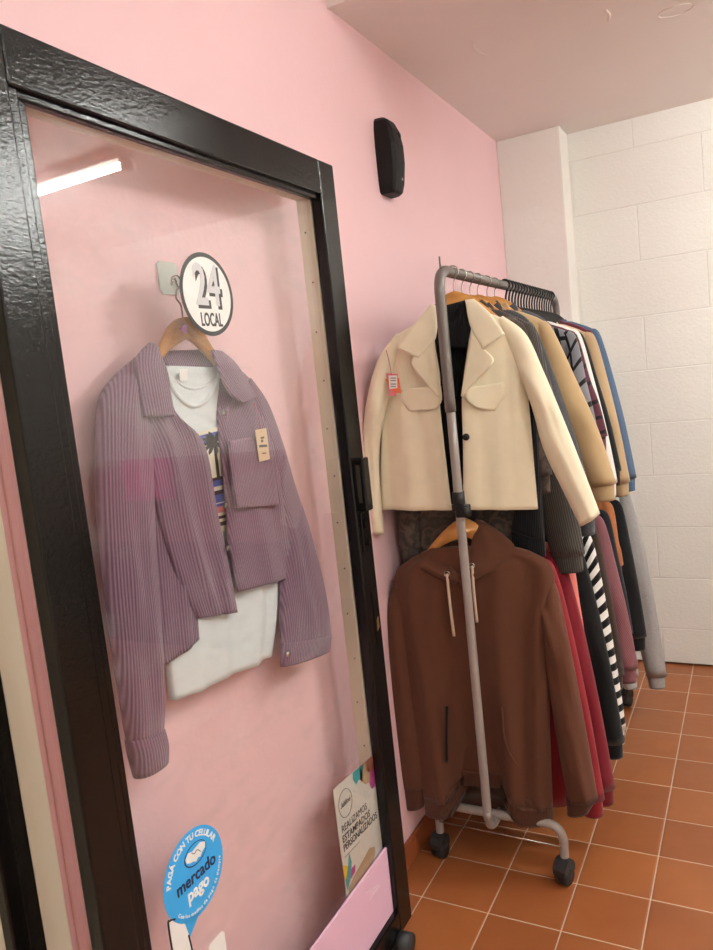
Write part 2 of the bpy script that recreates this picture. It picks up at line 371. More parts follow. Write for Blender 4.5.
# ================================================================== sliding door
dr = thing('door_1', 'black framed sliding glass door parked along the pink wall', 'door', (.115, 1.1, 0)); struct(dr)
XF, XB, XC = .13, .10, .062                         # front face, back of the black part, back of the cream part
YL, YR, ZT, ZB = .669, 1.627, 1.975, .045
def stile(name, y0, y1): link(name, box(nb(), (XB, y0, ZB), (XF, y1, ZT), .0035), M['black'], dr, False)
stile('stile', YL, .731); stile('stile', 1.556, YR)
link('rail', box(nb(), (XB, .73, 1.897), (XF, 1.557, ZT), .0035), M['black'], dr, False)
link('rail', box(nb(), (XB, .73, ZB), (XF, 1.557, .108), .0035), M['black'], dr, False)
bm = nb()
box(bm, (.114, .729, .1), (.126, .748, 1.898), .003); box(bm, (.104, .745, .1), (.117, .766, 1.895), .003)
box(bm, (.104, .74, 1.886), (.121, 1.556, 1.90), .003)
link('glazing_bead', bm, M['black'], dr, False)
bm = nb()
box(bm, (XC, 1.553, ZB + .03), (XB - .001, 1.60, ZT - .02), .002); box(bm, (XC, .706, 1.894), (XB - .001, 1.555, ZT - .02), .002); box(bm, (XC, .706, ZB + .03), (XB - .001, .735, ZT - .02), .002)
link('back_frame', bm, M['cream_paint'], dr, False)
bm = nb()
for i in range(15): disc(bm, (.078 + .006 * (i % 2), 1.5528, 1.82 - i * .115), (0, 1, 0), .0022, .001, 8)
link('nail', bm, M['black_matt'], dr)
link('glass', box(nb(), (.1035, .735, .1), (.1075, 1.556, 1.896)), M['glass'], dr, False)
link('kick_panel', box(nb(), (.109, .75, .108), (.1155, 1.5555, .284), .001), M['candy'], dr, False)
bm = nb()
for z in (1.274, 1.160): box(bm, (XF, 1.575, z - .008), (.150, 1.600, z + .008), .003)
box(bm, (.143, 1.571, 1.152), (.155, 1.604, 1.282), .004)
link('handle', bm, M['black'], dr, False)
bm = nb(); box(bm, (XF - .001, 1.573, 1.05), (.134, 1.606, 1.15), .003); disc(bm, (.137, 1.59, 1.075), XX, .010, .012, 18); disc(bm, (.135, 1.59, 1.12), XX, .012, .008, 18)
lk = link('lock', bm, M['black'], dr, False)
bm = nb(); box(bm, (XF - .001, 1.592, .80), (.1325, 1.615, .95), .001); link('lock_plate', bm, M['black'], dr, False)
bm = nb(); poly(bm, [(.1326, 1.597, .842), (.1326, 1.610, .850), (.1326, 1.609, .879), (.1326, 1.599, .872)], Vector((.0006, 0, 0))); link('worn_patch', bm, M['brass'], dr, False)
bm = nb()
for a, b in (((362, 882), (369, 876)), ((366, 893), (379, 885)), ((371, 899), (377, 889)), ((376, 893), (380, 886))): straight(bm, onx(*a, .1157), onx(*b, .1157), .0006, 6)
link('scratch', bm, M['white'], dr)
for y in (1.545, .76):
    r = link('roller', tube(nb(), [(.118, y, .03), (.160, y, .03)], .03, 20, 1), M['caster'], dr)
    link('roller_bracket', box(nb(), (.110, y - .015, .02), (.117, y + .015, .06), .001), M['black_matt'], r, False)

# stickers and poster on the pane
GX = .1082
def circ(c, r, x, n=48): return [(x, c[0] + r*math.cos(2*math.pi*i/n), c[1] + r*math.sin(2*math.pi*i/n)) for i in range(n)]
E_ = Vector((.0004, 0, 0))
nc = onx(207.5, 294.5, GX); nc = (nc.y, nc.z)
st = link('number_sticker', poly(nb(), circ(nc, .0757, GX), E_), M['s_dark'], None, False)
tag(st, 'round white number 24 sticker with dark rim on the upper glass', 'sticker')
link('white_disc', poly(nb(), circ(nc, .0675, GX + .0004), E_), M['s_white'], st, False)
text(st, 'number_shadow', '24', M['s_dark'], .104, (GX + .0010, nc[0] + .006, nc[1] + .008), YY, UP, .003, sx=.72)
text(st, 'number', '24', M['s_lgrey'], .104, (GX + .0014, nc[0], nc[1] + .013), YY, UP, .002, sx=.72)
text(st, 'word', 'LOCAL', M['s_dark'], .034, (GX + .0011, nc[0] + .002, nc[1] - .047), YY, UP, .0007, sx=.58)
mc = onx(194.5, 873, GX); mc = (mc.y, mc.z); MY, MZ = mc[0] - .878, mc[1] - .673
mp_ = link('payment_sticker', poly(nb(), circ(mc, .0765, GX), E_), M['s_blue'], None, False)
tag(mp_, 'blue round payment sticker with white lettering low on the glass', 'sticker')
link('tail', poly(nb(), [onx(u, v, GX) for u, v in ((184, 921), (200, 912), (195, 924), (190, 937))], E_), M['s_blue'], mp_, False)
def width(ch, size, bold):
    if ch == ' ': return size * .32
    o = text(None, 'c', ch, M['s_white'], size, (0, 0, 0), YY, UP, bold); ys = [v.co.y for v in o.data.vertices]; bpy.data.objects.remove(o)
    return max(ys) - min(ys) + size * .10
def arc(s, R, a0, a1, size, bold, inward):
    objs = []; ws = [width(c, size, bold) for c in s]; tot = sum(ws); acc = 0
    for ch, wd in zip(s, ws):
        a = a0 + (a1 - a0) * (acc + wd / 2) / tot; acc += wd
        if ch == ' ': continue
        rad = Vector((0, math.cos(a), math.sin(a))); up = rad if inward else -rad
        objs.append(text(None, 'c', ch, M['s_white'], size, Vector((GX + .0008, *mc)) + rad * R, up.cross(XX), up, bold))
    return objs
join_meshes(arc('PAGÁ CON TU CELULAR', .064, math.radians(170), math.radians(24), .0145, .0005, True), 'upper_lettering', mp_)
join_meshes(arc('Con los medios de pago de siempre', .066, math.radians(-140), math.radians(-8), .0085, .0001, False), 'lower_lettering', mp_)
text(mp_, 'word', 'mercado', M['s_navy'], .031, (GX + .0008, .882 + MY, .668 + MZ), YY, UP, .0006, sx=.92)
text(mp_, 'word', 'pago', M['s_white'], .032, (GX + .0008, .882 + MY, .643 + MZ), YY, UP, .0008, sx=.92)
el = lambda c, a, b, n=32: [(GX + .0004, MY + c[0] + a*math.cos(2*math.pi*i/n), MZ + c[1] + b*math.sin(2*math.pi*i/n)) for i in range(n)]
ov = link('emblem', poly(nb(), el((.886, .704), .0285, .0195), E_), M['s_navy'], mp_, False)
link('emblem_face', poly(nb(), [(p_[0] + .0004, p_[1], p_[2]) for p_ in el((.886, .7045), .0265, .0175)], E_), M['s_blue'], ov, False)
bm = nb(); hands = [(-.026, .004), (-.018, .011), (-.008, .008), (.002, .010), (.014, .012), (.026, .006), (.024, -.003), (.016, -.006), (.010, -.012), (.004, -.010), (-.002, -.014), (-.008, -.010), (-.016, -.008), (-.024, -.004)]
poly(bm, [(GX + .0012, .886 + MY + a, .7045 + MZ + b) for a, b in hands], E_); link('hands', bm, M['s_white'], ov, False)
bm = nb(); tube(bm, [(GX + .0017, .886 + MY + a, .7045 + MZ + b) for a, b in ((-.010, .007), (-.004, .002), (.004, .004), (.012, -.004))], .0006, 6); link('hand_line', bm, M['s_navy'], ov)
ph = tag(link('phone_sticker', poly(nb(), [onx(u, v, GX - .0006) for u, v in ((168.5, 927), (169.5, 922), (173, 919), (183, 922), (187, 927), (189, 936), (193, 952), (196, 968), (178, 985))], E_), M['s_white'], None, False),
         'white phone shaped sticker below the blue payment sticker', 'sticker')
bm = nb(); tube(bm, [onx(u, v, GX) for u, v in ((178, 985), (168.8, 928), (170, 921), (175, 919))], .0016, 6); tube(bm, [onx(u, v, GX) for u, v in ((188.5, 935), (191, 945), (196, 968))], .0016, 6); link('outline', bm, M['s_black'], ph)
tag(link('card_sticker', poly(nb(), [(GX, y + MY + .006, z + MZ) for y, z in ((.880, .525), (.884, .530), (.918, .530), (.924, .524), (.924, .45), (.880, .45))], E_), M['s_white'], None, False), 'plain white card sticker at the lower glass, right of the phone sticker', 'sticker')
PX = .1016
po = tag(link('poster', poly(nb(), [onx(u, v, PX) for u, v in ((333, 790), (374, 754), (386, 851), (347, 898))], Vector((-.0012, 0, 0))), M['s_paper'], None, False), 'white printed poster behind the glass at the lower right corner', 'poster')
PE = Vector((.0004, 0, 0))
p00, p10, p11, p01 = (onx(u, v, PX + .0004) for u, v in ((333, 790), (374, 754), (386, 851), (347, 898)))
def PP(a, b): return (p00 * (1 - a) + p10 * a) * (1 - b) + (p01 * (1 - a) + p11 * a) * b     # a across, b down the sheet
def blob(m, pts): link('splash', poly(nb(), [PP(a, b) for a, b in pts], PE), M[m], po, False)
blob('s_teal', ((.46, .0), (.44, .06), (.50, .13), (.58, .10), (.64, .15), (.72, .0))); blob('s_tan', ((.62, .0), (.60, .12), (.70, .20), (.84, .22), (.86, .0)))
blob('s_rust', ((.74, .0), (.76, .09), (.84, .13), (.99, .14), (.99, .0))); blob('s_magenta', ((.86, .13), (.80, .22), (.84, .30), (.92, .30), (.99, .2), (.99, .13)))
blob('s_yellow', ((.0, .70), (.0, .84), (.06, .84), (.10, .74))); blob('s_teal', ((.03, .95), (.02, .84), (.10, .76), (.16, .64), (.19, .74), (.14, .86)))
blob('s_magenta', ((.12, .88), (.16, .80), (.26, .80), (.24, .86))); blob('s_tan', ((.05, .99), (.06, .93), (.24, .88), (.44, .84), (.62, .80), (.74, .84), (.74, .90), (.60, .99)))
bx = (PP(1, .1) - PP(0, .1)).normalized(); bd = (PP(.5, 1) - PP(.5, 0)).normalized()
c = PP(.22, .20); bm = nb(); tube(bm, [c + bx * .031*math.cos(a) + bd * .034*math.sin(a) for a in (i*math.pi/9 for i in range(19))], .0007, 6); link('badge_ring', bm, M['s_ptext'], po)
text(po, 'badge_word', 'Sublimé', M['s_black'], .020, PP(.22, .195), bx, -bd, 0, shear=.3, sx=.75)
text(po, 'line', 'REALIZAMOS', M['s_black'], .0245, PP(.07, .40), bx, -bd, 0, 'LEFT', sx=.88)
text(po, 'line', 'ESTAMPADOS', M['s_black'], .0245, PP(.06, .49), bx, -bd, .0003, 'LEFT', sx=.92)
text(po, 'line', 'PERSONALIZADOS', M['s_black'], .0245, PP(.06, .57), bx, -bd, .0003, 'LEFT', sx=.84)
link('rule', poly(nb(), [PP(a, b) for a, b in ((.06, .645), (.06, .650), (.42, .650), (.42, .645))], PE), M['s_ptext'], po, False)

# ================================================================== motion sensor
def sx(y, z, o): return (o, y, z)
ms = thing('motion_sensor', 'black motion sensor on the pink wall above the clothes rack', 'sensor', (0, 2.215, 2.14))
bm = nb(); rings = []
prof = ((2.028, .036, .040), (2.034, .044, .048), (2.06, .047, .056), (2.12, .048, .064), (2.17, .048, .064), (2.215, .046, .056), (2.242, .040, .043), (2.252, .032, .030))
for z, hw, dp in prof:
    rings.append([bm.verts.new((dp * b, 2.208 + hw * a, z)) for a, b in ((-1, 0), (-1, .4), (-.92, .80), (-.72, .97), (-.3, 1), (.2, 1), (.6, .95), (.88, .75), (1, .45), (1, 0))])
for a, b in zip(rings, rings[1:]):
    for j in range(9): bm.faces.new((a[j], a[j+1], b[j+1], b[j]))
    bm.faces.new((a[9], a[0], b[0], b[9]))
bm.faces.new(rings[0]); bm.faces.new(rings[-1])
link('housing', bm, M['black_plastic'], ms, False)
bm = nb(); disc(bm, (.0585, 2.216, 2.20), (1, 0, .15), .009, .006, 18); link('eye', bm, M['black_matt'], ms)
bm = nb(); box(bm, (.053, 2.208, 2.066), (.0578, 2.220, 2.08), .0005); link('emblem', bm, M['s_grey'], ms, False)

# ================================================================== hangers
def wooden(c, ax, label, group, span=.2, hook_top=None, depth=None, hgt=.075):
    """c = top centre of the blade, ax = direction of the arms"""
    c = Vector(c); ax = Vector(ax).normalized(); fr = ax.cross(UP).normalized()
    t = thing('wooden_hanger', label, 'hanger', c, group)
    n = 12; top = []; bot = []
    for i in range(-n, n + 1):
        q = i / n; a = abs(q); zt = -hgt * (a ** 1.55) - .012 * a; hb = .042 * (1 - a) ** 1.1 + .018
        zb = zt - hb * (1 if a > .12 else .8 + 1.6 * a)
        top.append(c + ax * q * span + UP * zt); bot.append(c + ax * q * span + UP * zb)
    bm = nb(); poly(bm, [p - fr * .006 for p in top] + [p - fr * .006 for p in bot[::-1]], fr * .012)
    bmesh.ops.bevel(bm, geom=[e for e in bm.edges if e.calc_face_angle(0) > .9], offset=.0025, segments=2, affect='EDGES')
    link('shoulder_bar', bm, M['wood'], t)
    h = hook_top if hook_top is not None else c.z + .075
    link('hook', hookmesh(c, h, ax, .0016), M['chrome'], t)
    return t
def hookmesh(c, ztop, ax, r, rr=.0165):
    bm = nb(); c = Vector(c); cz = ztop - rr; pts = [c + UP * -.01, c + UP * ((cz - c.z) * .4)]
    pts += [Vector((c.x, c.y, cz)) + ax * rr * math.cos(a) + UP * rr * math.sin(a) for a in (math.radians(q) for q in (-60, -20, 20, 60, 100, 140, 180, 205))]
    return tube(bm, pts, r, 8)
def black_hanger(y, ztop, label, group, span=.15):
    c = Vector((.27, y, ztop - .085)); t = thing('black_hanger', label, 'hanger', c, group); tl = random.uniform(-.04, .04)
    ax = Vector((1, tl, 0)).normalized()
    bm = nb(); tube(bm, [c - ax * span - UP * .13, c - ax * .07 - UP * .055, c + UP * .0, c + ax * .07 - UP * .055, c + ax * span - UP * .13], .0052, 8)
    tube(bm, [c - ax * span - UP * .13, c + ax * span - UP * .13], .004, 8, 1); link('frame', bm, M['black_matt'], t)
    link('hook', hookmesh(c, ztop + .003, ax, .0034), M['black_matt'], t)
    return t

# ================================================================== garments hung on the rack, edge on
def garment(name, label, cat, m, y, sh, ztop, hem, cuff, group, slw=.07, cm=None, neck='crew', lsh=.185, tilt=.06, lc=None, xc=.27, sy=0, bodyw=None, T=1.0, sleeves=True, rolln=0):
    """sh = right shoulder tip, cuff = (x, z) of the right sleeve's outer end; lengths in metres, x measured in the room"""
    ax = Vector((1, tilt, 0)).normalized(); fr = Vector((tilt, -1, 0)).normalized()
    def q(x, z, d=0): return Vector((x, y + (x - xc) * tilt, z)) + fr * d
    t = thing(name, label, cat, (xc, y, hem), group)
    rs, ls = sh, xc - lsh; bw = bodyw or (sh - xc)
    zsh = ztop - .05; seed = random.uniform(0, 50)
    L = [q(xc-.06, ztop), q(xc-.11, ztop-.014), q(ls+.01, zsh-.02), q(ls+.012, zsh-.17), q(ls+.01, (zsh+hem)/2), q(ls+.012, hem)]
    R = [q(xc+.06, ztop), q(xc+.11, ztop-.014), q(rs-.012, zsh-.02), q(rs-.015, zsh-.17), q(rs-.012, (zsh+hem)/2), q(rs-.02, hem)]
    fl = [(random.uniform(-.7, .7), random.uniform(.35, .6), random.uniform(-.7, .7), 1, .16, random.choice((-1, 1)) * random.uniform(.006, .013)) for _ in range(5)]
    link('body', loft(L, R, [.014*T, .022*T, .028*T, .032*T, .034*T, .036*T], fr, 12, 24, 2.4, .9, fl, .006, seed), m, t)
    if neck == 'crew':
        bm = nb(); tube(bm, [q(xc-.068, ztop-.002), q(xc-.045, ztop-.03, .018), q(xc, ztop-.05, .026), q(xc+.045, ztop-.03, .018), q(xc+.068, ztop-.002), q(xc, ztop-.008, -.022), q(xc-.068, ztop-.002)], .008, 8)
        link('collar', bm, cm or m, t)
    elif neck == 'shirt':
        for s_ in (-1, 1):
            a = [q(xc+s_*.055, ztop+.028), q(xc+s_*.075, ztop-.01, .03), q(xc+s_*.045, ztop-.09, .046)]; b = [q(xc+s_*.02, ztop+.012, -.01), q(xc+s_*.04, ztop-.005, .03), q(xc+s_*.012, ztop-.055, .044)]
            link('collar', loft(a if s_ < 0 else b, b if s_ < 0 else a, [.006]*3, fr, 8, 10, 3, 1), cm or m, t)
    elif neck == 'hood':
        for s_ in (-1, 1):
            a = [q(xc+s_*.04, ztop+.035, -.01), q(xc+s_*.10, ztop+.008, .0), q(xc+s_*.105, ztop-.04, .03), q(xc+s_*.035, ztop-.11, .045)]; b = [q(xc+s_*.01, ztop+.02, -.03), q(xc+s_*.055, ztop-.015, .01), q(xc+s_*.045, ztop-.05, .035), q(xc, ztop-.09, .045)]
            link('hood', loft(a if s_ < 0 else b, b if s_ < 0 else a, [.016]*4, fr, 8, 14, 2.2, 1), m, t)
    if sleeves:
        cx, cz = cuff; lx, lz = lc or (max(.03, ls - .035), cz + random.uniform(-.01, .03))
        for s_, ox, tip, zc in ((1, cx, rs, cz), (-1, lx, ls, lz)):
            dx = ox - tip
            O = [q(tip-s_*.035, zsh+.008), q(tip-s_*.004, zsh-.02), q(tip+dx*.36, zsh-.13-.25*(zsh-.13-zc)*.5), q(tip+dx*.72, (zsh-.10)*.42+zc*.58), q(ox, zc)]
            I = [q(tip-s_*.055, zsh-.015), q(tip-s_*.05, zsh-.11), q(tip+dx*.36-s_*slw*1.08, zsh-.2-.22*(zsh-.1-zc)*.5), q(tip+dx*.72-s_*slw, (zsh-.14)*.42+zc*.58), q(ox-s_*slw*.82, zc-.008)]
            T_ = [.014, .024, .034, .031, .027]
            fl = [(-.5, .55, .5, .6, .14, .006), (.4, .7, -.5, .78, .14, -.006), (-.5, .9, .5, .93, .12, .007)]
            l_, r_e = (O, I) if s_ < 0 else (I, O)
            link('sleeve', loft(l_, r_e, [a*T for a in T_], fr, 10, 22, 2.1, .9, fl, .004, seed+3), m, t)
            o0 = q(ox-s_*.006, zc+.004); o1 = q(ox-s_*.008, zc-.05); i0 = q(ox-s_*slw*.80, zc-.003); i1 = q(ox-s_*slw*.72, zc-.055)
            a, b = ([o0, o1], [i0, i1]) if s_ < 0 else ([i0, i1], [o0, o1])
            link('cuff', loft(a, b, [.026*T, .023*T], fr, 10, 5, 2.1, .9), cm or m, t)
    return t
G1 = 'clothes on the upper rail'; G2 = 'clothes on the lower rail'
RZ, RX, LZ = 1.733, .27, 1.088

# ================================================================== clothes rack
rk = thing('clothes_rack', 'grey steel two level clothes rack on black casters by the pink wall', 'clothes rack', (.27, 2.55, 0))
YF, YE = 1.885, 3.22
def cornerpipe(bm, yp, sgn, z0, r):
    tube(bm, [(RX, yp, z0), (RX, yp, RZ - .10), (RX, yp, RZ - .055), (RX, yp + sgn*.012, RZ - .02), (RX, yp + sgn*.045, RZ - .001), (RX, yp + sgn*.09, RZ)], r, 16, 30)
bm = nb(); cornerpipe(bm, YF, 1, 1.36, .0145); cornerpipe(bm, YE, -1, 1.36, .0145); straight(bm, (RX, YF + .088, RZ), (RX, YE - .088, RZ), .0145, 16)
link('upper_frame', bm, M['rack'], rk)
bm = nb()
tube(bm, [(RX, YF, 1.37), (RX, YF, .30), (RX, YF, .22), (RX, YF + .014, .172), (RX, YF + .05, .157), (RX, YF + .12, .157)], .0122, 14, 30)
tube(bm, [(RX, YE, 1.37), (RX, YE, .30), (RX, YE, .22), (RX, YE - .014, .172), (RX, YE - .05, .157), (RX, YE - .12, .157)], .0122, 14, 30)
straight(bm, (RX, YF + .118, .157), (RX, YE - .118, .157), .0122); link('lower_frame', bm, M['rack_low'], rk)
link('lower_rail', straight(nb(), (RX, YF + .01, LZ), (RX, YE - .01, LZ), .0105), M['rack'], rk)
link('pin', straight(nb(), (RX, YF + .02, RZ), (RX, YF + .02, RZ + .035), .0025, 8), M['rack'], rk)
for y in (YF, YE):
    bm = nb(); disc(bm, (RX, y, 1.118), UP, .0165, .05, 16); box(bm, (RX - .006, y - .02, 1.075), (RX + .03, y + .008, 1.108), .003); cb_ = link('clamp', bm, M['black_matt'], rk)
    bm = nb(); disc(bm, (RX + .024, y - .026, 1.092), YY, .012, .014, 14); link('knob', bm, M['black_matt'], cb_)
for yb in (1.955, 3.15):
    x0, x1, zb = .085, .462, .170
    bm = nb(); tube(bm, [(x0, yb, .066), (x0, yb, .115), (x0, yb, .14), (x0 + .012, yb, .162), (x0 + .04, yb, zb), (x0 + .10, yb, zb), (x1 - .10, yb, zb), (x1 - .04, yb, zb), (x1 - .012, yb, .158), (x1, yb, .13), (x1, yb, .105), (x1, yb, .066)], .0128, 14, 66)
    link('foot_bar', bm, M['rack_low'], rk)
    link('wire_rod', straight(nb(), (x0, yb - .010, .118), (x1, yb - .010, .112), .0022, 8), M['chrome'], rk)
    for x in (x0, x1):
        a = random.uniform(-.5, .5); ca = Vector((math.cos(a), math.sin(a), 0)); sa = Vector((-ca.y, ca.x, 0)); c = Vector((x, yb, .026)) - sa * .008
        bm = nb(); tube(bm, [c - ca * .0175, c + ca * .0175], .025, 20, 1); hs = nb()
        for i in range(9):
            pass
        pr = [(-.027, .012), (-.028, .03), (-.02, .046), (-.004, .056), (.012, .054), (.025, .043), (.029, .03), (.026, .012), (.0, .03)]
        poly(hs, [c - ca * .02 + sa * u + UP * (v_ - .004) for u, v_ in pr], ca * .04); bmesh.ops.bevel(hs, geom=hs.edges[:], offset=.002, segments=2, affect='EDGES')
        straight(hs, (x, yb, .05), (x, yb, .078), .013); cs = link('caster', hs, M['caster'], rk, False); link('wheel', bm, M['caster'], cs)

# ================================================================== cream jacket with the black roll neck inside
tlt = .2; FJ = Vector((tlt, -1, 0)).normalized(); PJ = Vector((.27, 1.972, 0))
def J(u, v, d=0): return on(u, v, PJ + FJ * d, FJ)
def JL(pts): return [J(*q) for q in pts]
hg = wooden(J(454, 291, .0), (1, tlt, 0), 'pale wooden hanger under the cream jacket, nearest on the rail', 'wooden hangers on the upper rail', .15, RZ + .016, hgt=.115)
rn = thing('roll_neck_sweater', 'black ribbed roll neck sweater inside the cream jacket', 'sweater', J(462, 515), G1)
link('body', loft(JL([(431, 322, -.012), (410, 350, -.02), (396, 400, -.02), (392, 460, -.02), (389, 503, -.02)]), JL([(478, 318, -.012), (515, 350, -.02), (520, 400, -.02), (527, 460, -.02), (533, 503, -.02)]), [.014, .02, .022, .022, .022], FJ, 14, 24, 2.6, .7, [(0, .3, .1, 1, .15, .008), (-.5, .4, -.4, 1, .12, -.008)], .004), M['blackknit'], rn)
link('roll_collar', loft(JL([(431, 309, .0), (430, 322, .01), (433, 345, .014)]), JL([(471, 299, .0), (476, 318, .01), (474, 350, .014)]), [.018, .022, .02], FJ, 14, 12, 2.2, .8, [(-.2, .05, .1, .3, .25, -.02), (.6, .1, .5, .8, .15, .006)], .002,
     warp=lambda s, t_, sd: Vector((0, 0, -.045 * (1 - t_) * math.exp(-((s + .1) / .38) ** 2) * (1 if sd == 1 else .25)))), M['blackknit'], rn)
link('sleeve', loft(JL([(515, 400, -.03), (517, 480, -.03), (511, 530, -.03)]), JL([(535, 400, -.03), (541, 480, -.03), (545, 540, -.03)]), [.02, .026, .026], FJ, 10, 18, 2.1, .8, (), .004), M['blackknit'], rn)
link('cuff', loft(JL([(511, 528, -.03), (513, 552, -.03)]), JL([(545, 538, -.03), (546, 556, -.03)]), [.026, .022], FJ, 10, 6, 2.1, .8), M['blackknit'], rn)
cj = thing('cream_jacket', 'cream cropped wool jacket with flap pockets at the front of the upper rail', 'jacket', J(462, 508), G1)
link('back_panel', loft(JL([(436, 314, -.025), (396, 340, -.04), (384, 410, -.045), (382, 460, -.045), (382, 505, -.045)]), JL([(478, 312, -.025), (515, 330, -.04), (529, 395, -.045), (533, 450, -.045), (536, 504, -.045)]), [.004]*5, FJ, 12, 16, 3, 2.0), M['cream'], cj)
fl = [(-.3, .4, .0, 1, .16, .009), (.3, .45, .55, 1, .13, -.007), (-.85, .55, -.6, 1, .16, -.009)]
link('front_panel', loft(JL([(398, 334, .0), (389, 352, .0), (384, 400, -.004), (381, 450, -.006), (380, 509, -.006)]), JL([(432, 316, .012), (436, 350, .026), (439, 395, .036), (445, 450, .038), (452, 510, .038)]), [.006, .012, .016, .016, .014], FJ, 18, 30, 2.6, .6, fl, .003, 3), M['cream'], cj)
fl = [(.2, .45, .1, 1, .16, .008), (-.5, .5, -.3, 1, .14, -.006), (.75, .35, .55, .75, .16, .010)]
link('front_panel', loft(JL([(473, 308, .012), (468, 345, .026), (462, 393, .036), (463, 450, .038), (463, 509, .038)]), JL([(503, 318, .0), (520, 345, .0), (528, 395, -.004), (533, 450, -.006), (538, 509, -.006)]), [.006, .014, .018, .018, .015], FJ, 18, 30, 2.6, .6, fl, .003, 9), M['cream'], cj)
sl = loft(JL([(397, 333, .0), (379, 358, .006), (368, 396, .012), (363, 440, .014), (366, 490, .016), (371, 532, .018)]), JL([(404, 340, .0), (394, 372, .008), (385, 412, .014), (379, 450, .016), (380, 490, .018), (384, 534, .02)]), [.010, .026, .034, .030, .026, .022], FJ, 12, 30, 2.1, .8, [(-.4, .35, .5, .42, .12, .008), (-.3, .55, .3, .7, .14, -.006)], .003, 5)
link('sleeve', sl, M['cream'], cj)
sl = loft(JL([(497, 320, .0), (514, 362, .008), (531, 405, .012), (543, 448, .014), (560, 485, .015), (580, 526, .016)]), JL([(503, 316, .0), (526, 334, .006), (544, 372, .010), (562, 415, .014), (581, 463, .016), (600, 513, .018)]), [.010, .026, .036, .034, .031, .028], FJ, 14, 32, 2.1, .8, [(-.7, .3, .2, .46, .13, .008), (-.5, .52, .4, .56, .1, -.006), (-.1, .6, .2, 1, .2, .006)], .003, 8)
link('sleeve', sl, M['cream'], cj)
# collar and lapels
link('collar', loft(JL([(431, 304, .018), (411, 328, .048), (397, 348, .056)]), JL([(437, 306, .018), (436, 338, .052), (419, 358, .060)]), [.007, .007, .007], FJ, 10, 12, 4, 1), M['cream'], cj)
link('collar', loft(JL([(465, 300, .018), (470, 326, .052), (482, 350, .060)]), JL([(474, 299, .018), (490, 313, .048), (505, 334, .056)]), [.007, .007, .007], FJ, 10, 12, 4, 1), M['cream'], cj)
link('lapel', loft(JL([(417, 352, .056), (411, 364, .058), (424, 381, .058), (438, 397, .056)]), JL([(434, 338, .054), (437, 356, .056), (440, 376, .056), (441, 397, .054)]), [.006]*4, FJ, 10, 12, 4, 1), M['cream'], cj)
link('lapel', loft(JL([(471, 330, .054), (468, 352, .056), (464, 374, .056), (461, 396, .054)]), JL([(483, 349, .058), (494, 361, .060), (478, 379, .058), (463, 397, .056)]), [.006]*4, FJ, 10, 12, 4, 1), M['cream'], cj)
link('collar_stand', loft(JL([(439, 312, -.03), (437, 322, -.03)]), JL([(470, 310, -.03), (473, 322, -.03)]), [.006, .006], FJ, 10, 4, 3, 1, curve=-.02), M['lining'], cj)
for L_, R_ in (([(401, 389, .034), (401, 400, .036), (409, 411, .036)], [(441, 386, .056), (442, 400, .056), (437, 409, .054)]), ([(467, 388, .056), (466, 400, .058), (476, 407, .056)], [(504, 382, .034), (505, 396, .034), (495, 411, .034)])):
    link('pocket_flap', loft(JL(L_), JL(R_), [.004]*3, FJ, 10, 10, 5, 1), M['cream'], cj)
bm = nb(); disc(bm, J(466, 437, .060), FJ, .0095, .005, 20); link('button', bm, M['black_matt'], cj)
pt_ = thing('price_tag', 'pink and orange price tag on the cream jacket', 'tag', J(392, 383, .05))
bm = nb(); poly(bm, JL([(386, 373, .05), (398, 374, .05), (396, 396, .05), (389, 396, .05)]), FJ * .0008); link('card', bm, M['s_tagpink'], pt_, False)
bm = nb(); poly(bm, JL([(385, 379, .052), (399, 378, .052), (401, 393, .052), (395, 393, .052), (389, 385, .052)]), FJ * .0006); link('orange_shape', bm, M['s_tagorange'], pt_, False)
bm = nb(); poly(bm, JL([(388.5, 375.5, .053), (397, 375.5, .053), (397.5, 388, .053), (389.5, 389, .053)]), FJ * .0006); link('price_label', bm, M['s_white'], pt_, False)
bm = nb()
for z in (377.5, 380, 383.5, 386): poly(bm, JL([(390.5, z, .0538), (396, z, .0538), (396, z + 1.1, .0538), (390.5, z + 1.1, .0538)]), FJ * .0003)
link('print', bm, M['s_grey'], pt_, False)
bm = nb(); tube(bm, JL([(386, 350, .035), (388, 357, .042), (390, 366, .05), (391.5, 375, .052)]), .0011, 6); link('string', bm, M['s_string'], pt_)

# ================================================================== brown hoodie
tl2 = .12; FH = Vector((tl2, -1, 0)).normalized(); PH = Vector((.27, 1.972, 0))
def Hd(u, v, d=0): return on(u, v, PH + FH * d, FH)
def HL(pts): return [Hd(*q) for q in pts]
wooden(Hd(463, 518, -.002), (1, tl2, 0), 'pale wooden hanger inside the brown hoodie on the lower rail', 'wooden hangers on the lower rail', .13, LZ + .012, hgt=.10)
hd = thing('brown_hoodie', 'brown hooded sweatshirt with pale drawstrings at the front of the lower rail', 'hoodie', Hd(485, 815), G2)
def valley(s, t_, sd):
    k_ = math.exp(-((s + .06) / .43) ** 4) * max(0, (t_ - .5) / .5) ** 1.4
    return FH * (-.066 * k_ if sd == 1 else -.012 * k_) + UP * (.078 * k_ if sd == 1 else .0)
fl = [(-.75, .25, -.62, 1, .10, .016), (-.42, .45, -.42, 1, .10, .012), (.35, .35, .42, 1, .13, .014), (.72, .3, .60, 1, .10, -.012), (.9, .35, .82, 1, .08, .010), (-.2, .1, -.1, .6, .2, -.006)]
link('body', loft(HL([(431, 548, 0), (412, 558, 0), (395, 575, .002), (396, 620, .006), (410, 700, .012), (424, 796, .014)]), HL([(504, 545, 0), (532, 552, 0), (554, 572, .0), (551, 630, .004), (550, 715, .010), (553, 806, .012)]), [.02, .030, .036, .038, .042, .044], FH, 36, 44, 2.6, .7, fl, .003, 11, warp=valley), M['brown'], hd)
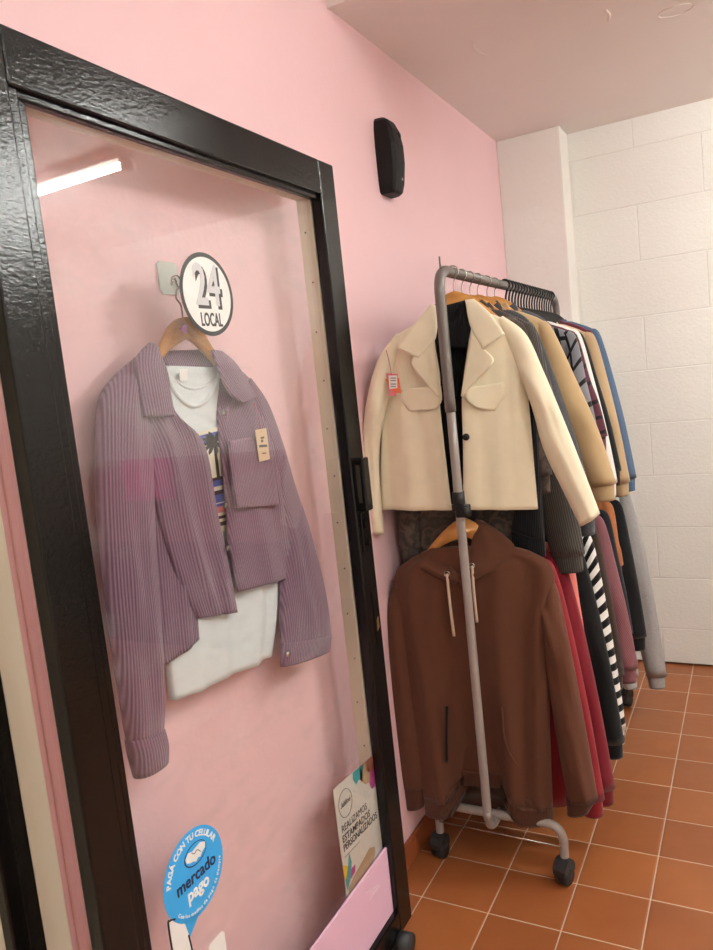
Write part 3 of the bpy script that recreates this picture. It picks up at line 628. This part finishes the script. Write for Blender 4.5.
def valley2(s, t_, sd): return valley(s, 1, sd)
link('hem_band', loft(HL([(424, 793, .014), (426, 813, .012)]), HL([(553, 803, .012), (553, 822, .010)]), [.050, .042], FH, 36, 6, 2.6, .7, [(-.62, .5, -.62, .6, .10, .014), (.42, .5, .42, .6, .13, .012)], .002, 11, warp=valley2), M['brownrib'], hd)
link('sleeve', loft(HL([(398, 578, -.004), (390, 595, .002), (387, 625, .008), (388, 680, .010), (396, 750, .012), (404, 788, .014)]), HL([(410, 590, -.004), (409, 610, .004), (411, 645, .010), (416, 700, .014), (424, 750, .016), (427, 785, .016)]), [.014, .026, .032, .032, .030, .028], FH, 12, 30, 2.1, .7, [(-.3, .4, .3, .5, .15, .006)], .003, 14), M['brown'], hd)
link('cuff', loft(HL([(404, 786, .014), (407, 808, .014)]), HL([(426, 784, .016), (424, 806, .014)]), [.026, .022], FH, 10, 5, 2.1, .7), M['brownrib'], hd)
link('sleeve', loft(HL([(536, 585, -.006), (540, 610, .002), (543, 645, .010), (551, 700, .012), (559, 752, .014), (568, 800, .016)]), HL([(550, 573, -.004), (558, 590, .002), (566, 625, .008), (577, 680, .012), (588, 740, .016), (598, 798, .018)]), [.014, .028, .036, .037, .038, .032], FH, 14, 32, 2.1, .7, [(-.8, .2, -.1, .42, .14, .012), (-.6, .48, .2, .58, .12, -.010), (0, .6, .3, .95, .2, .008), (-.4, .85, .5, .93, .1, .008)], .004, 17), M['brown'], hd)
link('cuff', loft(HL([(566, 797, .016), (567, 814, .014)]), HL([(598, 796, .018), (589, 812, .014)]), [.030, .022], FH, 10, 5, 2.1, .7), M['brownrib'], hd)
link('hood', loft(HL([(432, 550, .0), (420, 558, .012), (418, 566, .026), (440, 578, .046), (456, 584, .052)]), HL([(438, 548, -.005), (440, 556, .010), (447, 564, .024), (455, 571, .042), (463, 577, .050)]), [.010, .014, .016, .014, .010], FH, 12, 22, 2.2, 1, [(-.3, .2, .0, .8, .3, .006)]), M['brown'], hd)
link('hood', loft(HL([(475, 519, -.02), (472, 540, .002), (469, 556, .022), (466, 568, .042), (459, 577, .052)]), HL([(483, 521, -.02), (505, 536, -.004), (515, 550, .012), (497, 568, .040), (462, 586, .054)]), [.012, .018, .020, .016, .010], FH, 14, 24, 2.2, 1, [(-.2, .1, .2, .8, .3, .006), (.5, .3, .3, .9, .2, -.004)]), M['brown'], hd)
link('hood_back', loft(HL([(434, 548, -.04), (430, 560, -.04)]), HL([(500, 532, -.04), (505, 556, -.04)]), [.008, .008], FH, 12, 6, 3, 1), M['brown'], hd)
for a, b, c in (((447, 574, .062), (450, 604, .062), (454, 636, .056)), ((472, 566, .060), (474, 594, .060), (477, 622, .054))):
    link('drawstring', tube(nb(), HL([a, b, c]), .0042, 10), M['cordstring'], hd)
    bm = nb(); tube(bm, [Hd(a[0], a[1], a[2]) + (Vector((1, tl2, 0)).normalized() * math.cos(q) + UP * math.sin(q)) * .0075 for q in (i * math.pi / 8 for i in range(17))], .0018, 8); link('eyelet', bm, M['chrome'], hd)
bm = nb(); tube(bm, HL([(447, 706, .062), (446.5, 735, .064), (447, 762, .060)]), .0045, 8); link('pocket_slit', bm, M['blackcl'], hd)
bm = nb(); tube(bm, HL([(502, 708, .066), (504, 735, .068), (509, 752, .068), (517, 766, .066)]), .0028, 8); link('pocket_welt', bm, M['brown'], hd)

link('body_fold', loft(HL([(452, 690, .0), (453, 730, -.006), (456, 772, .004)]), HL([(516, 690, .0), (518, 735, -.002), (520, 776, .004)]), [.008, .010, .010], FH, 14, 10, 3, .8), M['brown'], hd)
link('hem_band', loft(HL([(456, 769, .006), (459, 784, .002)]), HL([(520, 774, .006), (520, 788, .002)]), [.012, .010], FH, 14, 6, 3, .8), M['brownrib'], hd)
link('hem_band', loft(HL([(455, 780, -.05), (457, 797, -.05)]), HL([(522, 784, -.05), (522, 802, -.05)]), [.009, .009], FH, 14, 6, 3, .8), M['brownrib'], hd)

# ================================================================== the other clothes on the rack
W1 = 'wooden hangers on the upper rail'
def hung(y, top, kind, label, **kw):
    if kind == 'w': wooden((RX, y, top + .042), (1, .06, 0), label, W1, .15, RZ + .016, hgt=.13)
    else: black_hanger(y, RZ + .016, label, 'black hangers on the upper rail')
wooden((RX, 2.06, 1.682), (1, .2, 0), 'second wooden hanger behind the cream jacket, holding the camouflage shirt', W1, .15, RZ + .016, hgt=.13)
garment('camouflage_shirt', 'dark camouflage shirt whose hem shows below the cream jacket', 'shirt', M['camo'], 2.055, .44, 1.63, .905, (.475, 1.15), G1, .08, neck='shirt', lsh=.195, lc=(.02, .965), tilt=.2, T=.6)
hung(2.13, 1.64, 'w', 'wooden hanger of the charcoal corduroy jacket, behind the camouflage shirt')
garment('corduroy_jacket', 'charcoal corduroy jacket hanging behind the cream jacket', 'jacket', M['cordgrey'], 2.125, .455, 1.625, 1.02, (.54, .91), G1, .115, neck='shirt')
hung(2.20, 1.645, 'w', 'wooden hanger of the charcoal wool coat')
garment('wool_coat', 'charcoal grey wool coat between the cream and camel jackets', 'coat', M['charcoal'], 2.205, .435, 1.635, 1.0, (.565, 1.0), G1, .085, neck='shirt')
hung(2.29, 1.645, 'w', 'wooden hanger of the camel jacket')
garment('camel_jacket', 'camel wool jacket behind the charcoal coat', 'jacket', M['camel'], 2.29, .462, 1.635, 1.05, (.612, 1.085), G1, .10, neck='shirt')
hung(2.37, 1.65, 'w', 'wooden hanger of the slate shirt, last before the black hangers')
garment('slate_shirt', 'slate grey shirt just behind the camel jacket', 'shirt', M['slate'], 2.375, .445, 1.64, 1.05, (.545, 1.15), G1, .07, neck='shirt')
BH = [2.49 + .0375 * i for i in range(18)]
rows = [(1, 'plaid_shirt', 'grey and black plaid shirt in the middle of the upper rail', 'shirt', 'plaid', .485, 1.605, 1.05, (.535, 1.15), .075, 'shirt'),
        (3, 'burgundy_shirt', 'burgundy and black plaid shirt behind the grey plaid shirt', 'shirt', 'burgplaid', .475, 1.61, 1.06, (.545, 1.2), .07, 'shirt'),
        (5, 'white_shirt', 'white long sleeved shirt between burgundy and black clothes', 'shirt', 'whitecl', .472, 1.615, 1.06, (.556, 1.03), .06, 'crew'),
        (7, 'black_sweatshirt', 'black sweatshirt behind the white shirt on the upper rail', 'sweatshirt', 'blackcl', .468, 1.61, 1.08, (.560, 1.06), .06, 'crew'),
        (9, 'beige_sweatshirt', 'beige sweatshirt with ribbed cuff near the rear of the upper rail', 'sweatshirt', 'beige', .492, 1.605, 1.04, (.574, 1.005), .075, 'crew'),
        (11, 'tan_sweater', 'pale tan sweater behind the beige sweatshirt', 'sweater', 'tan', .465, 1.61, 1.06, (.540, 1.05), .06, 'crew'),
        (13, 'burgundy_sweatshirt', 'burgundy sweatshirt in front of the blue one', 'sweatshirt', 'burg', .462, 1.62, 1.04, (.535, 1.05), .065, 'crew'),
        (15, 'blue_sweatshirt', 'blue sweatshirt, last on the upper rail', 'sweatshirt', 'blue', .47, 1.625, 1.04, (.566, .985), .075, 'crew')]
ords = ['first', 'second', 'third', 'fourth', 'fifth', 'sixth', 'seventh', 'eighth', 'ninth', 'tenth', 'eleventh', 'twelfth', 'thirteenth', 'fourteenth', 'fifteenth', 'sixteenth', 'seventeenth', 'rearmost']
for i, y in enumerate(BH): hung(y, 1.62, 'b', 'black plastic hanger, %s of the black ones counted from the wooden hangers' % ords[i])
for i, nm, lb, ct, m, sh_, zt, hem, cf, sw, nk in rows: garment(nm, lb, ct, M[m], BH[i], sh_, zt, hem, cf, G1, sw, neck=nk, tilt=random.uniform(.02, .08))
low = [(2.06, 'red_sweatshirt', 'crimson sweatshirt directly behind the brown hoodie', 'sweatshirt', 'red', .475, .955, .17, (.562, .205), .085, 'crew'),
       (2.13, 'deep_red_sweatshirt', 'deep red sweatshirt, second behind the brown hoodie', 'sweatshirt', 'red2', .485, .955, .20, (.578, .20), .085, 'crew'),
       (2.20, 'salmon_shirt', 'salmon pink shirt between the red and the black clothes', 'shirt', 'salmoncl', .492, .955, .30, (.515, .5), .06, 'crew'),
       (2.28, 'black_hoodie', 'black hooded sweatshirt behind the salmon shirt', 'hoodie', 'blackcl', .50, .97, .2, (.587, .27), .085, 'hood'),
       (2.37, 'striped_shirt', 'black and white striped long sleeved shirt on the lower rail', 'shirt', 'stripe', .52, .965, .30, (.580, .27), .075, 'crew'),
       (2.45, 'chocolate_shirt', 'dark chocolate shirt behind the striped shirt', 'shirt', 'choc', .52, .98, .3, (.572, .42), .07, 'crew'),
       (2.54, 'rose_sweater', 'dusty rose knitted sweater on the lower rail', 'sweater', 'mauve', .53, .985, .33, (.603, .41), .10, 'crew'),
       (2.64, 'ink_shirt', 'black shirt between the rose sweater and the rust top', 'shirt', 'ink', .53, .985, .4, (.58, .5), .07, 'crew'),
       (2.73, 'rust_top', 'rust suede top with dark collar on the lower rail', 'top', 'rust', .53, 1.0, .55, (.548, .72), .07, 'crew'),
       (2.83, 'black_sweater', 'black sweater in front of the grey sweatshirt', 'sweater', 'blackcl', .545, .985, .4, (.598, .42), .10, 'crew'),
       (2.93, 'light_grey_sweatshirt', 'light grey sweatshirt whose cuff shows below the rose sweater', 'sweatshirt', 'lgrey', .52, .99, .3, (.545, .22), .08, 'crew'),
       (3.05, 'grey_sweatshirt', 'grey marl sweatshirt, last on the lower rail', 'sweatshirt', 'grey', .545, .985, .28, (.634, .18), .095, 'crew')]
for y, nm, lb, ct, m, sh_, zt, hem, cf, sw, nk in low:
    black = thing('black_hanger', 'black plastic hanger holding the ' + nm.replace('_', ' '), 'hanger', (RX, y, LZ - .06), 'black hangers on the lower rail')
    c = Vector((RX, y, zt + .045)); ax = XX
    bm = nb(); tube(bm, [c - ax*.15 - UP*.115, c - ax*.07 - UP*.055, c, c + ax*.07 - UP*.055, c + ax*.15 - UP*.115], .0052, 8); link('frame', bm, M['black_matt'], black)
    link('hook', hookmesh(c, LZ + .0145, ax, .0028, .0135), M['black_matt'], black)
    garment(nm, lb, ct, M[m], y, sh_, zt, hem, cf, G2, sw, neck=nk, tilt=random.uniform(.02, .06), cm=M['burg'] if nm == 'rust_top' else None)

# ================================================================== mauve jacket, tee and hanger on the pink wall
def Wp(u, v, d=0): return onx(u, v, .046 + d)
def WL(pts): return [Wp(*q) for q in pts]
ah = thing('adhesive_hook', 'clear adhesive hook on the pink wall above the mauve jacket', 'hook', (.004, 1.145, 1.69))
bm = nb(); hc = onx(168, 279, .002); pts = [(hc.x, hc.y + a, hc.z + b) for a, b in ((-.022, -.030), (-.028, -.022), (-.028, .026), (-.020, .032), (.020, .032), (.028, .024), (.028, -.020), (.020, -.030))]
poly(bm, pts, Vector((.003, 0, 0))); link('plate', bm, M['clear'], ah, False)
bm = nb(); hk = Vector((.006, hc.y + .010, hc.z)); tube(bm, [hk + Vector((0, -.008, -.012)), hk + Vector((.004, 0, .002)), hk + Vector((.004, .008, -.016)), hk + Vector((.02, .012, -.024)), hk + Vector((.03, .012, -.010))], .002, 8); link('wire_hook', bm, M['chrome'], ah)
hb = thing('wooden_hanger', 'pale wooden hanger with pink mark holding the mauve jacket on the wall', 'hanger', Wp(183, 320), 'wooden hangers on the wall')
bm = nb(); top = WL([(158, 352, -.005), (163, 340, -.003), (170, 326, 0), (180, 318, 0), (190, 319, 0), (200, 331, 0), (211, 349, -.003), (220, 362, -.005)]); botm = WL([(159, 360, -.005), (168, 350, -.003), (178, 343, 0), (186, 339, 0), (192, 341, 0), (200, 348, 0), (211, 360, -.003), (220, 370, -.005)])
for A in (top, botm):
    pass
tp = [cr(top, i / 24) for i in range(25)]; bt = [cr(botm, i / 24) for i in range(25)]
poly(bm, [p - XX * .006 for p in tp] + [p - XX * .006 for p in bt[::-1]], XX * .012); bmesh.ops.bevel(bm, geom=[e for e in bm.edges if e.calc_face_angle(0) > .9], offset=.0025, segments=2, affect='EDGES')
link('shoulder_bar', bm, M['wood'], hb)
bm = nb(); tube(bm, WL([(183, 322, 0), (181, 306, 0), (176, 298, -.004), (177, 290, -.008), (181, 284, -.01), (178, 276, -.012), (172, 277, -.016), (171, 284, -.018)]), .0017, 8); link('hook', bm, M['chrome'], hb)
bm = nb(); poly(bm, [Wp(184 + 5*math.cos(a)*(1 if i % 2 else .45), 329 + 7*math.sin(a)*(1 if i % 2 else .45), .0062) for i, a in enumerate(j*math.pi/5 for j in range(10))], XX * .0006); link('pink_mark', bm, M['s_pstar'], hb, False)

ts = thing('tee_shirt', 'white tee shirt with a palm beach print worn under the mauve jacket on the wall', 'shirt', Wp(215, 680))
link('body', loft(WL([(165, 366, -.012), (152, 395, -.01), (158, 470, -.008), (162, 560, -.006), (165, 640, -.004), (171, 700, -.004)]), WL([(221, 368, -.012), (236, 392, -.01), (256, 455, -.008), (268, 525, -.006), (276, 588, -.004), (269, 655, -.004)]), [.008, .012, .012, .013, .015, .016], XX, 28, 34, 5, .8,
     [(-.55, .6, -.6, 1, .10, .008), (.05, .6, .1, 1, .10, -.010), (.45, .65, .5, 1, .09, .010), (.75, .7, .78, 1, .07, -.008)], .002), M['tee'], ts)
bm = nb(); tube(bm, WL([(166, 368, .002), (175, 392, .003), (193, 406, .004), (210, 396, .003), (220, 372, .002)]), .0042, 10); tube(bm, WL([(167, 367, -.006), (180, 384, .0), (195, 389, .001), (209, 383, .0), (219, 370, -.006)]), .0028, 8); link('neckband', bm, M['tee'], ts)
bm = nb(); poly(bm, WL([(179, 369, .008), (187, 369, .008), (188, 380, .008), (180, 381, .008)]), XX * .0006); link('neck_label', bm, M['s_white'], ts, False)
bm = nb()
def pr(y0, y1, mi, d=.0072):
    k0 = (y0 - 425) * .16; k1 = (y1 - 425) * .16
    L_ = [Wp(193 + k0, y0 + 5, d), Wp(193 + k1, y1 + 5, d)]; R_ = [Wp(245 + k0, y0 - 8, d), Wp(245 + k1, y1 - 8, d)]
    poly(bm, [L_[0], R_[0], R_[1], L_[1]], XX * .0006, mi)
pr(428, 432, 0); pr(432, 442, 1); pr(442, 476, 0); pr(476, 479, 2); pr(479, 485, 1); pr(485, 489, 0); pr(489, 493, 2); pr(493, 501, 1); pr(501, 502, 0); pr(502, 505, 1); pr(505, 511, 3); pr(511, 514, 0); pr(514, 517, 2); pr(517, 520, 0); pr(520, 524, 2); pr(524, 530, 0)
for a, ln in ((200, 13), (170, 13), (225, 15), (250, 15), (285, 13), (145, 11), (120, 11), (60, 11), (20, 12), (320, 14)):
    a = math.radians(a); c0 = Vector((214, 441)); dv = Vector((math.cos(a), -math.sin(a))); pv = Vector((-dv.y, dv.x))
    poly(bm, [Wp(*(c0 + dv * q * ln + pv * w_ * (1.9)), .0080) for q, w_ in ((0, .3), (.4, 1), (.8, .8), (1, 0), (.8, -.8), (.4, -1), (0, -.3))], XX * .0005, 2)
poly(bm, [Wp(*q, .0080) for q in ((213, 441), (215.5, 441), (220, 478), (217, 478))], XX * .0005, 2)
link('print', bm, [M['s_cream'], M['s_royal'], M['s_black'], M['s_coral']], ts, False)

pj = thing('mauve_jacket', 'mauve corduroy jacket hanging open on the pink wall behind the glass', 'jacket', Wp(215, 650))
P_ = M['purple']
link('back_panel', loft(WL([(165, 358, -.03), (132, 375, -.034), (140, 460, -.034), (150, 560, -.032), (161, 655, -.030)]), WL([(218, 356, -.03), (252, 382, -.034), (272, 440, -.034), (290, 510, -.032), (300, 570, -.030)]), [.004]*5, XX, 12, 20, 4, .8), P_, pj)
fl = [(-.5, .2, -.2, .95, .12, .010), (.1, .35, .2, 1, .14, -.006), (.6, .3, .5, .9, .12, .006)]
link('side_panel', loft(WL([(146, 440, -.002), (150, 530, .002), (155, 600, .004), (161, 666, .006)]), WL([(178, 440, .004), (188, 530, .008), (194, 590, .010), (200, 637, .012)]), [.010, .012, .012, .010], XX, 14, 22, 2.4, .7, [(.3, .2, .1, 1, .2, .008)], .002), P_, pj)
link('front_panel', loft(WL([(134, 358, -.006), (136, 390, .002), (146, 450, .010), (163, 535, .016), (181, 590, .018), (197, 618, .018)]), WL([(164, 368, -.004), (174, 412, .010), (203, 444, .014), (216, 510, .018), (227, 560, .020), (237, 612, .022)]), [.006, .012, .014, .014, .013, .010], XX, 20, 34, 2.6, .6, fl, .002, 2), P_, pj)
link('front_panel', loft(WL([(218, 374, -.004), (217, 420, .006), (221, 455, .014), (226, 509, .018), (229, 549, .020), (237, 592, .022)]), WL([(248, 377, -.006), (262, 408, .0), (273, 445, .006), (283, 490, .010), (293, 535, .012), (303, 572, .014)]), [.006, .012, .016, .017, .016, .012], XX, 20, 34, 2.6, .6, [(-.3, .4, -.1, 1, .14, .007), (.3, .5, .4, 1, .12, -.006), (.7, .3, .6, .9, .12, .006)], .002, 6), P_, pj)
link('sleeve', loft(WL([(135, 357, -.008), (113, 377, -.004), (99, 400, .0), (96, 450, .004), (97, 510, .006), (103, 580, .008), (112, 648, .010), (121, 705, .012), (127, 742, .012)]), WL([(150, 360, -.006), (150, 395, .0), (150, 440, .006), (151, 490, .010), (153, 545, .012), (157, 605, .014), (161, 665, .014), (162, 705, .014), (161, 730, .014)]), [.008, .020, .026, .028, .028, .027, .026, .025, .022], XX, 18, 44, 2.2, .7,
     [(-.4, .12, .3, .5, .2, .006), (.2, .4, .0, .8, .25, -.005), (-.3, .6, .5, .75, .15, .006)], .002, 12), P_, pj)
cu = link('cuff', loft(WL([(126, 741, .012), (129, 757, .012), (135, 779, .012)]), WL([(162, 728, .014), (165, 742, .014), (165, 758, .014)]), [.024, .026, .024], XX, 16, 8, 2.2, .7), P_, pj)
bm = nb(); disc(bm, Wp(164, 741, .026), (.5, .8, 0), .006, .005, 16); link('snap', bm, M['rack'], cu)
link('sleeve', loft(WL([(244, 382, -.006), (252, 412, .0), (262, 452, .006), (270, 492, .008), (275, 532, .010), (279, 572, .012), (280, 610, .014), (282, 645, .016)]), WL([(250, 378, -.008), (266, 404, -.004), (280, 446, .0), (292, 486, .004), (305, 522, .006), (316, 562, .008), (325, 602, .012), (330, 636, .014)]), [.008, .018, .024, .025, .026, .027, .027, .022], XX, 16, 40, 2.2, .7,
     [(-.6, .62, .0, .9, .13, .010), (-.2, .75, .3, .97, .10, -.008), (-.7, .5, .2, .62, .15, .006)], .002, 15), P_, pj)
cu = link('cuff', loft(WL([(281, 643, .016), (281, 667, .014)]), WL([(330, 634, .014), (328, 650, .012)]), [.024, .022], XX, 16, 8, 2.2, .7), P_, pj)
bm = nb(); disc(bm, Wp(288, 654, .040), XX, .0065, .005, 16); link('snap', bm, M['chrome'], cu)
link('collar', loft(WL([(150, 342, .0), (135, 360, .014), (139, 390, .024), (144, 417, .030)]), WL([(158, 351, .004), (166, 369, .022), (170, 392, .032), (174, 416, .036)]), [.005]*4, XX, 12, 18, 4, 1, [(0, 0, 0, 1, .6, .004)]), P_, pj)
link('collar', loft(WL([(211, 350, .004), (219, 372, .022), (229, 393, .030), (241, 403, .032)]), WL([(222, 352, .0), (235, 363, .014), (248, 382, .020), (257, 396, .024)]), [.005]*4, XX, 12, 18, 4, 1, [(0, 0, 0, 1, .6, .004)]), P_, pj)
link('collar_stand', loft(WL([(158, 351, -.022), (166, 368, -.018)]), WL([(214, 349, -.022), (220, 367, -.018)]), [.006, .006], XX, 12, 5, 3, 1, curve=-.006), P_, pj)
pk = link('chest_pocket', loft(WL([(228, 441, .033), (231, 475, .039), (236, 508, .040)]), WL([(269, 435, .028), (274, 470, .033), (279, 505, .034)]), [.0045, .0045, .0045], XX, 12, 14, 6, 1), P_, pj)
for u, v, d in ((224, 413, .024), (228, 548, .036), (226, 506, .036)):
    bm = nb(); disc(bm, Wp(u, v, d), XX, .0055, .004, 16); link('snap', bm, M['chrome'] if v < 500 else M['rack'], pj)
kt = thing('price_tag', 'beige card price tag hanging on the mauve jacket pocket', 'tag', Wp(262, 446, .04))
bm = nb(); poly(bm, WL([(255, 430, .040), (266, 428, .040), (269.5, 459, .040), (259, 462, .040)]), XX * .0009); link('card', bm, M['s_kraft'], kt, False)
bm = nb(); tube(bm, WL([(254, 403, .026), (259, 420, .034), (261, 432, .041)]), .0008, 6); link('string', bm, M['s_string'], kt)
bm = nb()
for a, b, c, d in ((260.5, 437, 264, 439), (261, 440, 263, 442.5), (259, 445, 267, 447.5), (262, 453, 266, 454)): poly(bm, WL([(a, b, .0412), (c, b - .6, .0412), (c + .2, d - .6, .0412), (a + .2, d, .0412)]), XX * .0003)
link('print', bm, M['s_ptext'], kt, False)
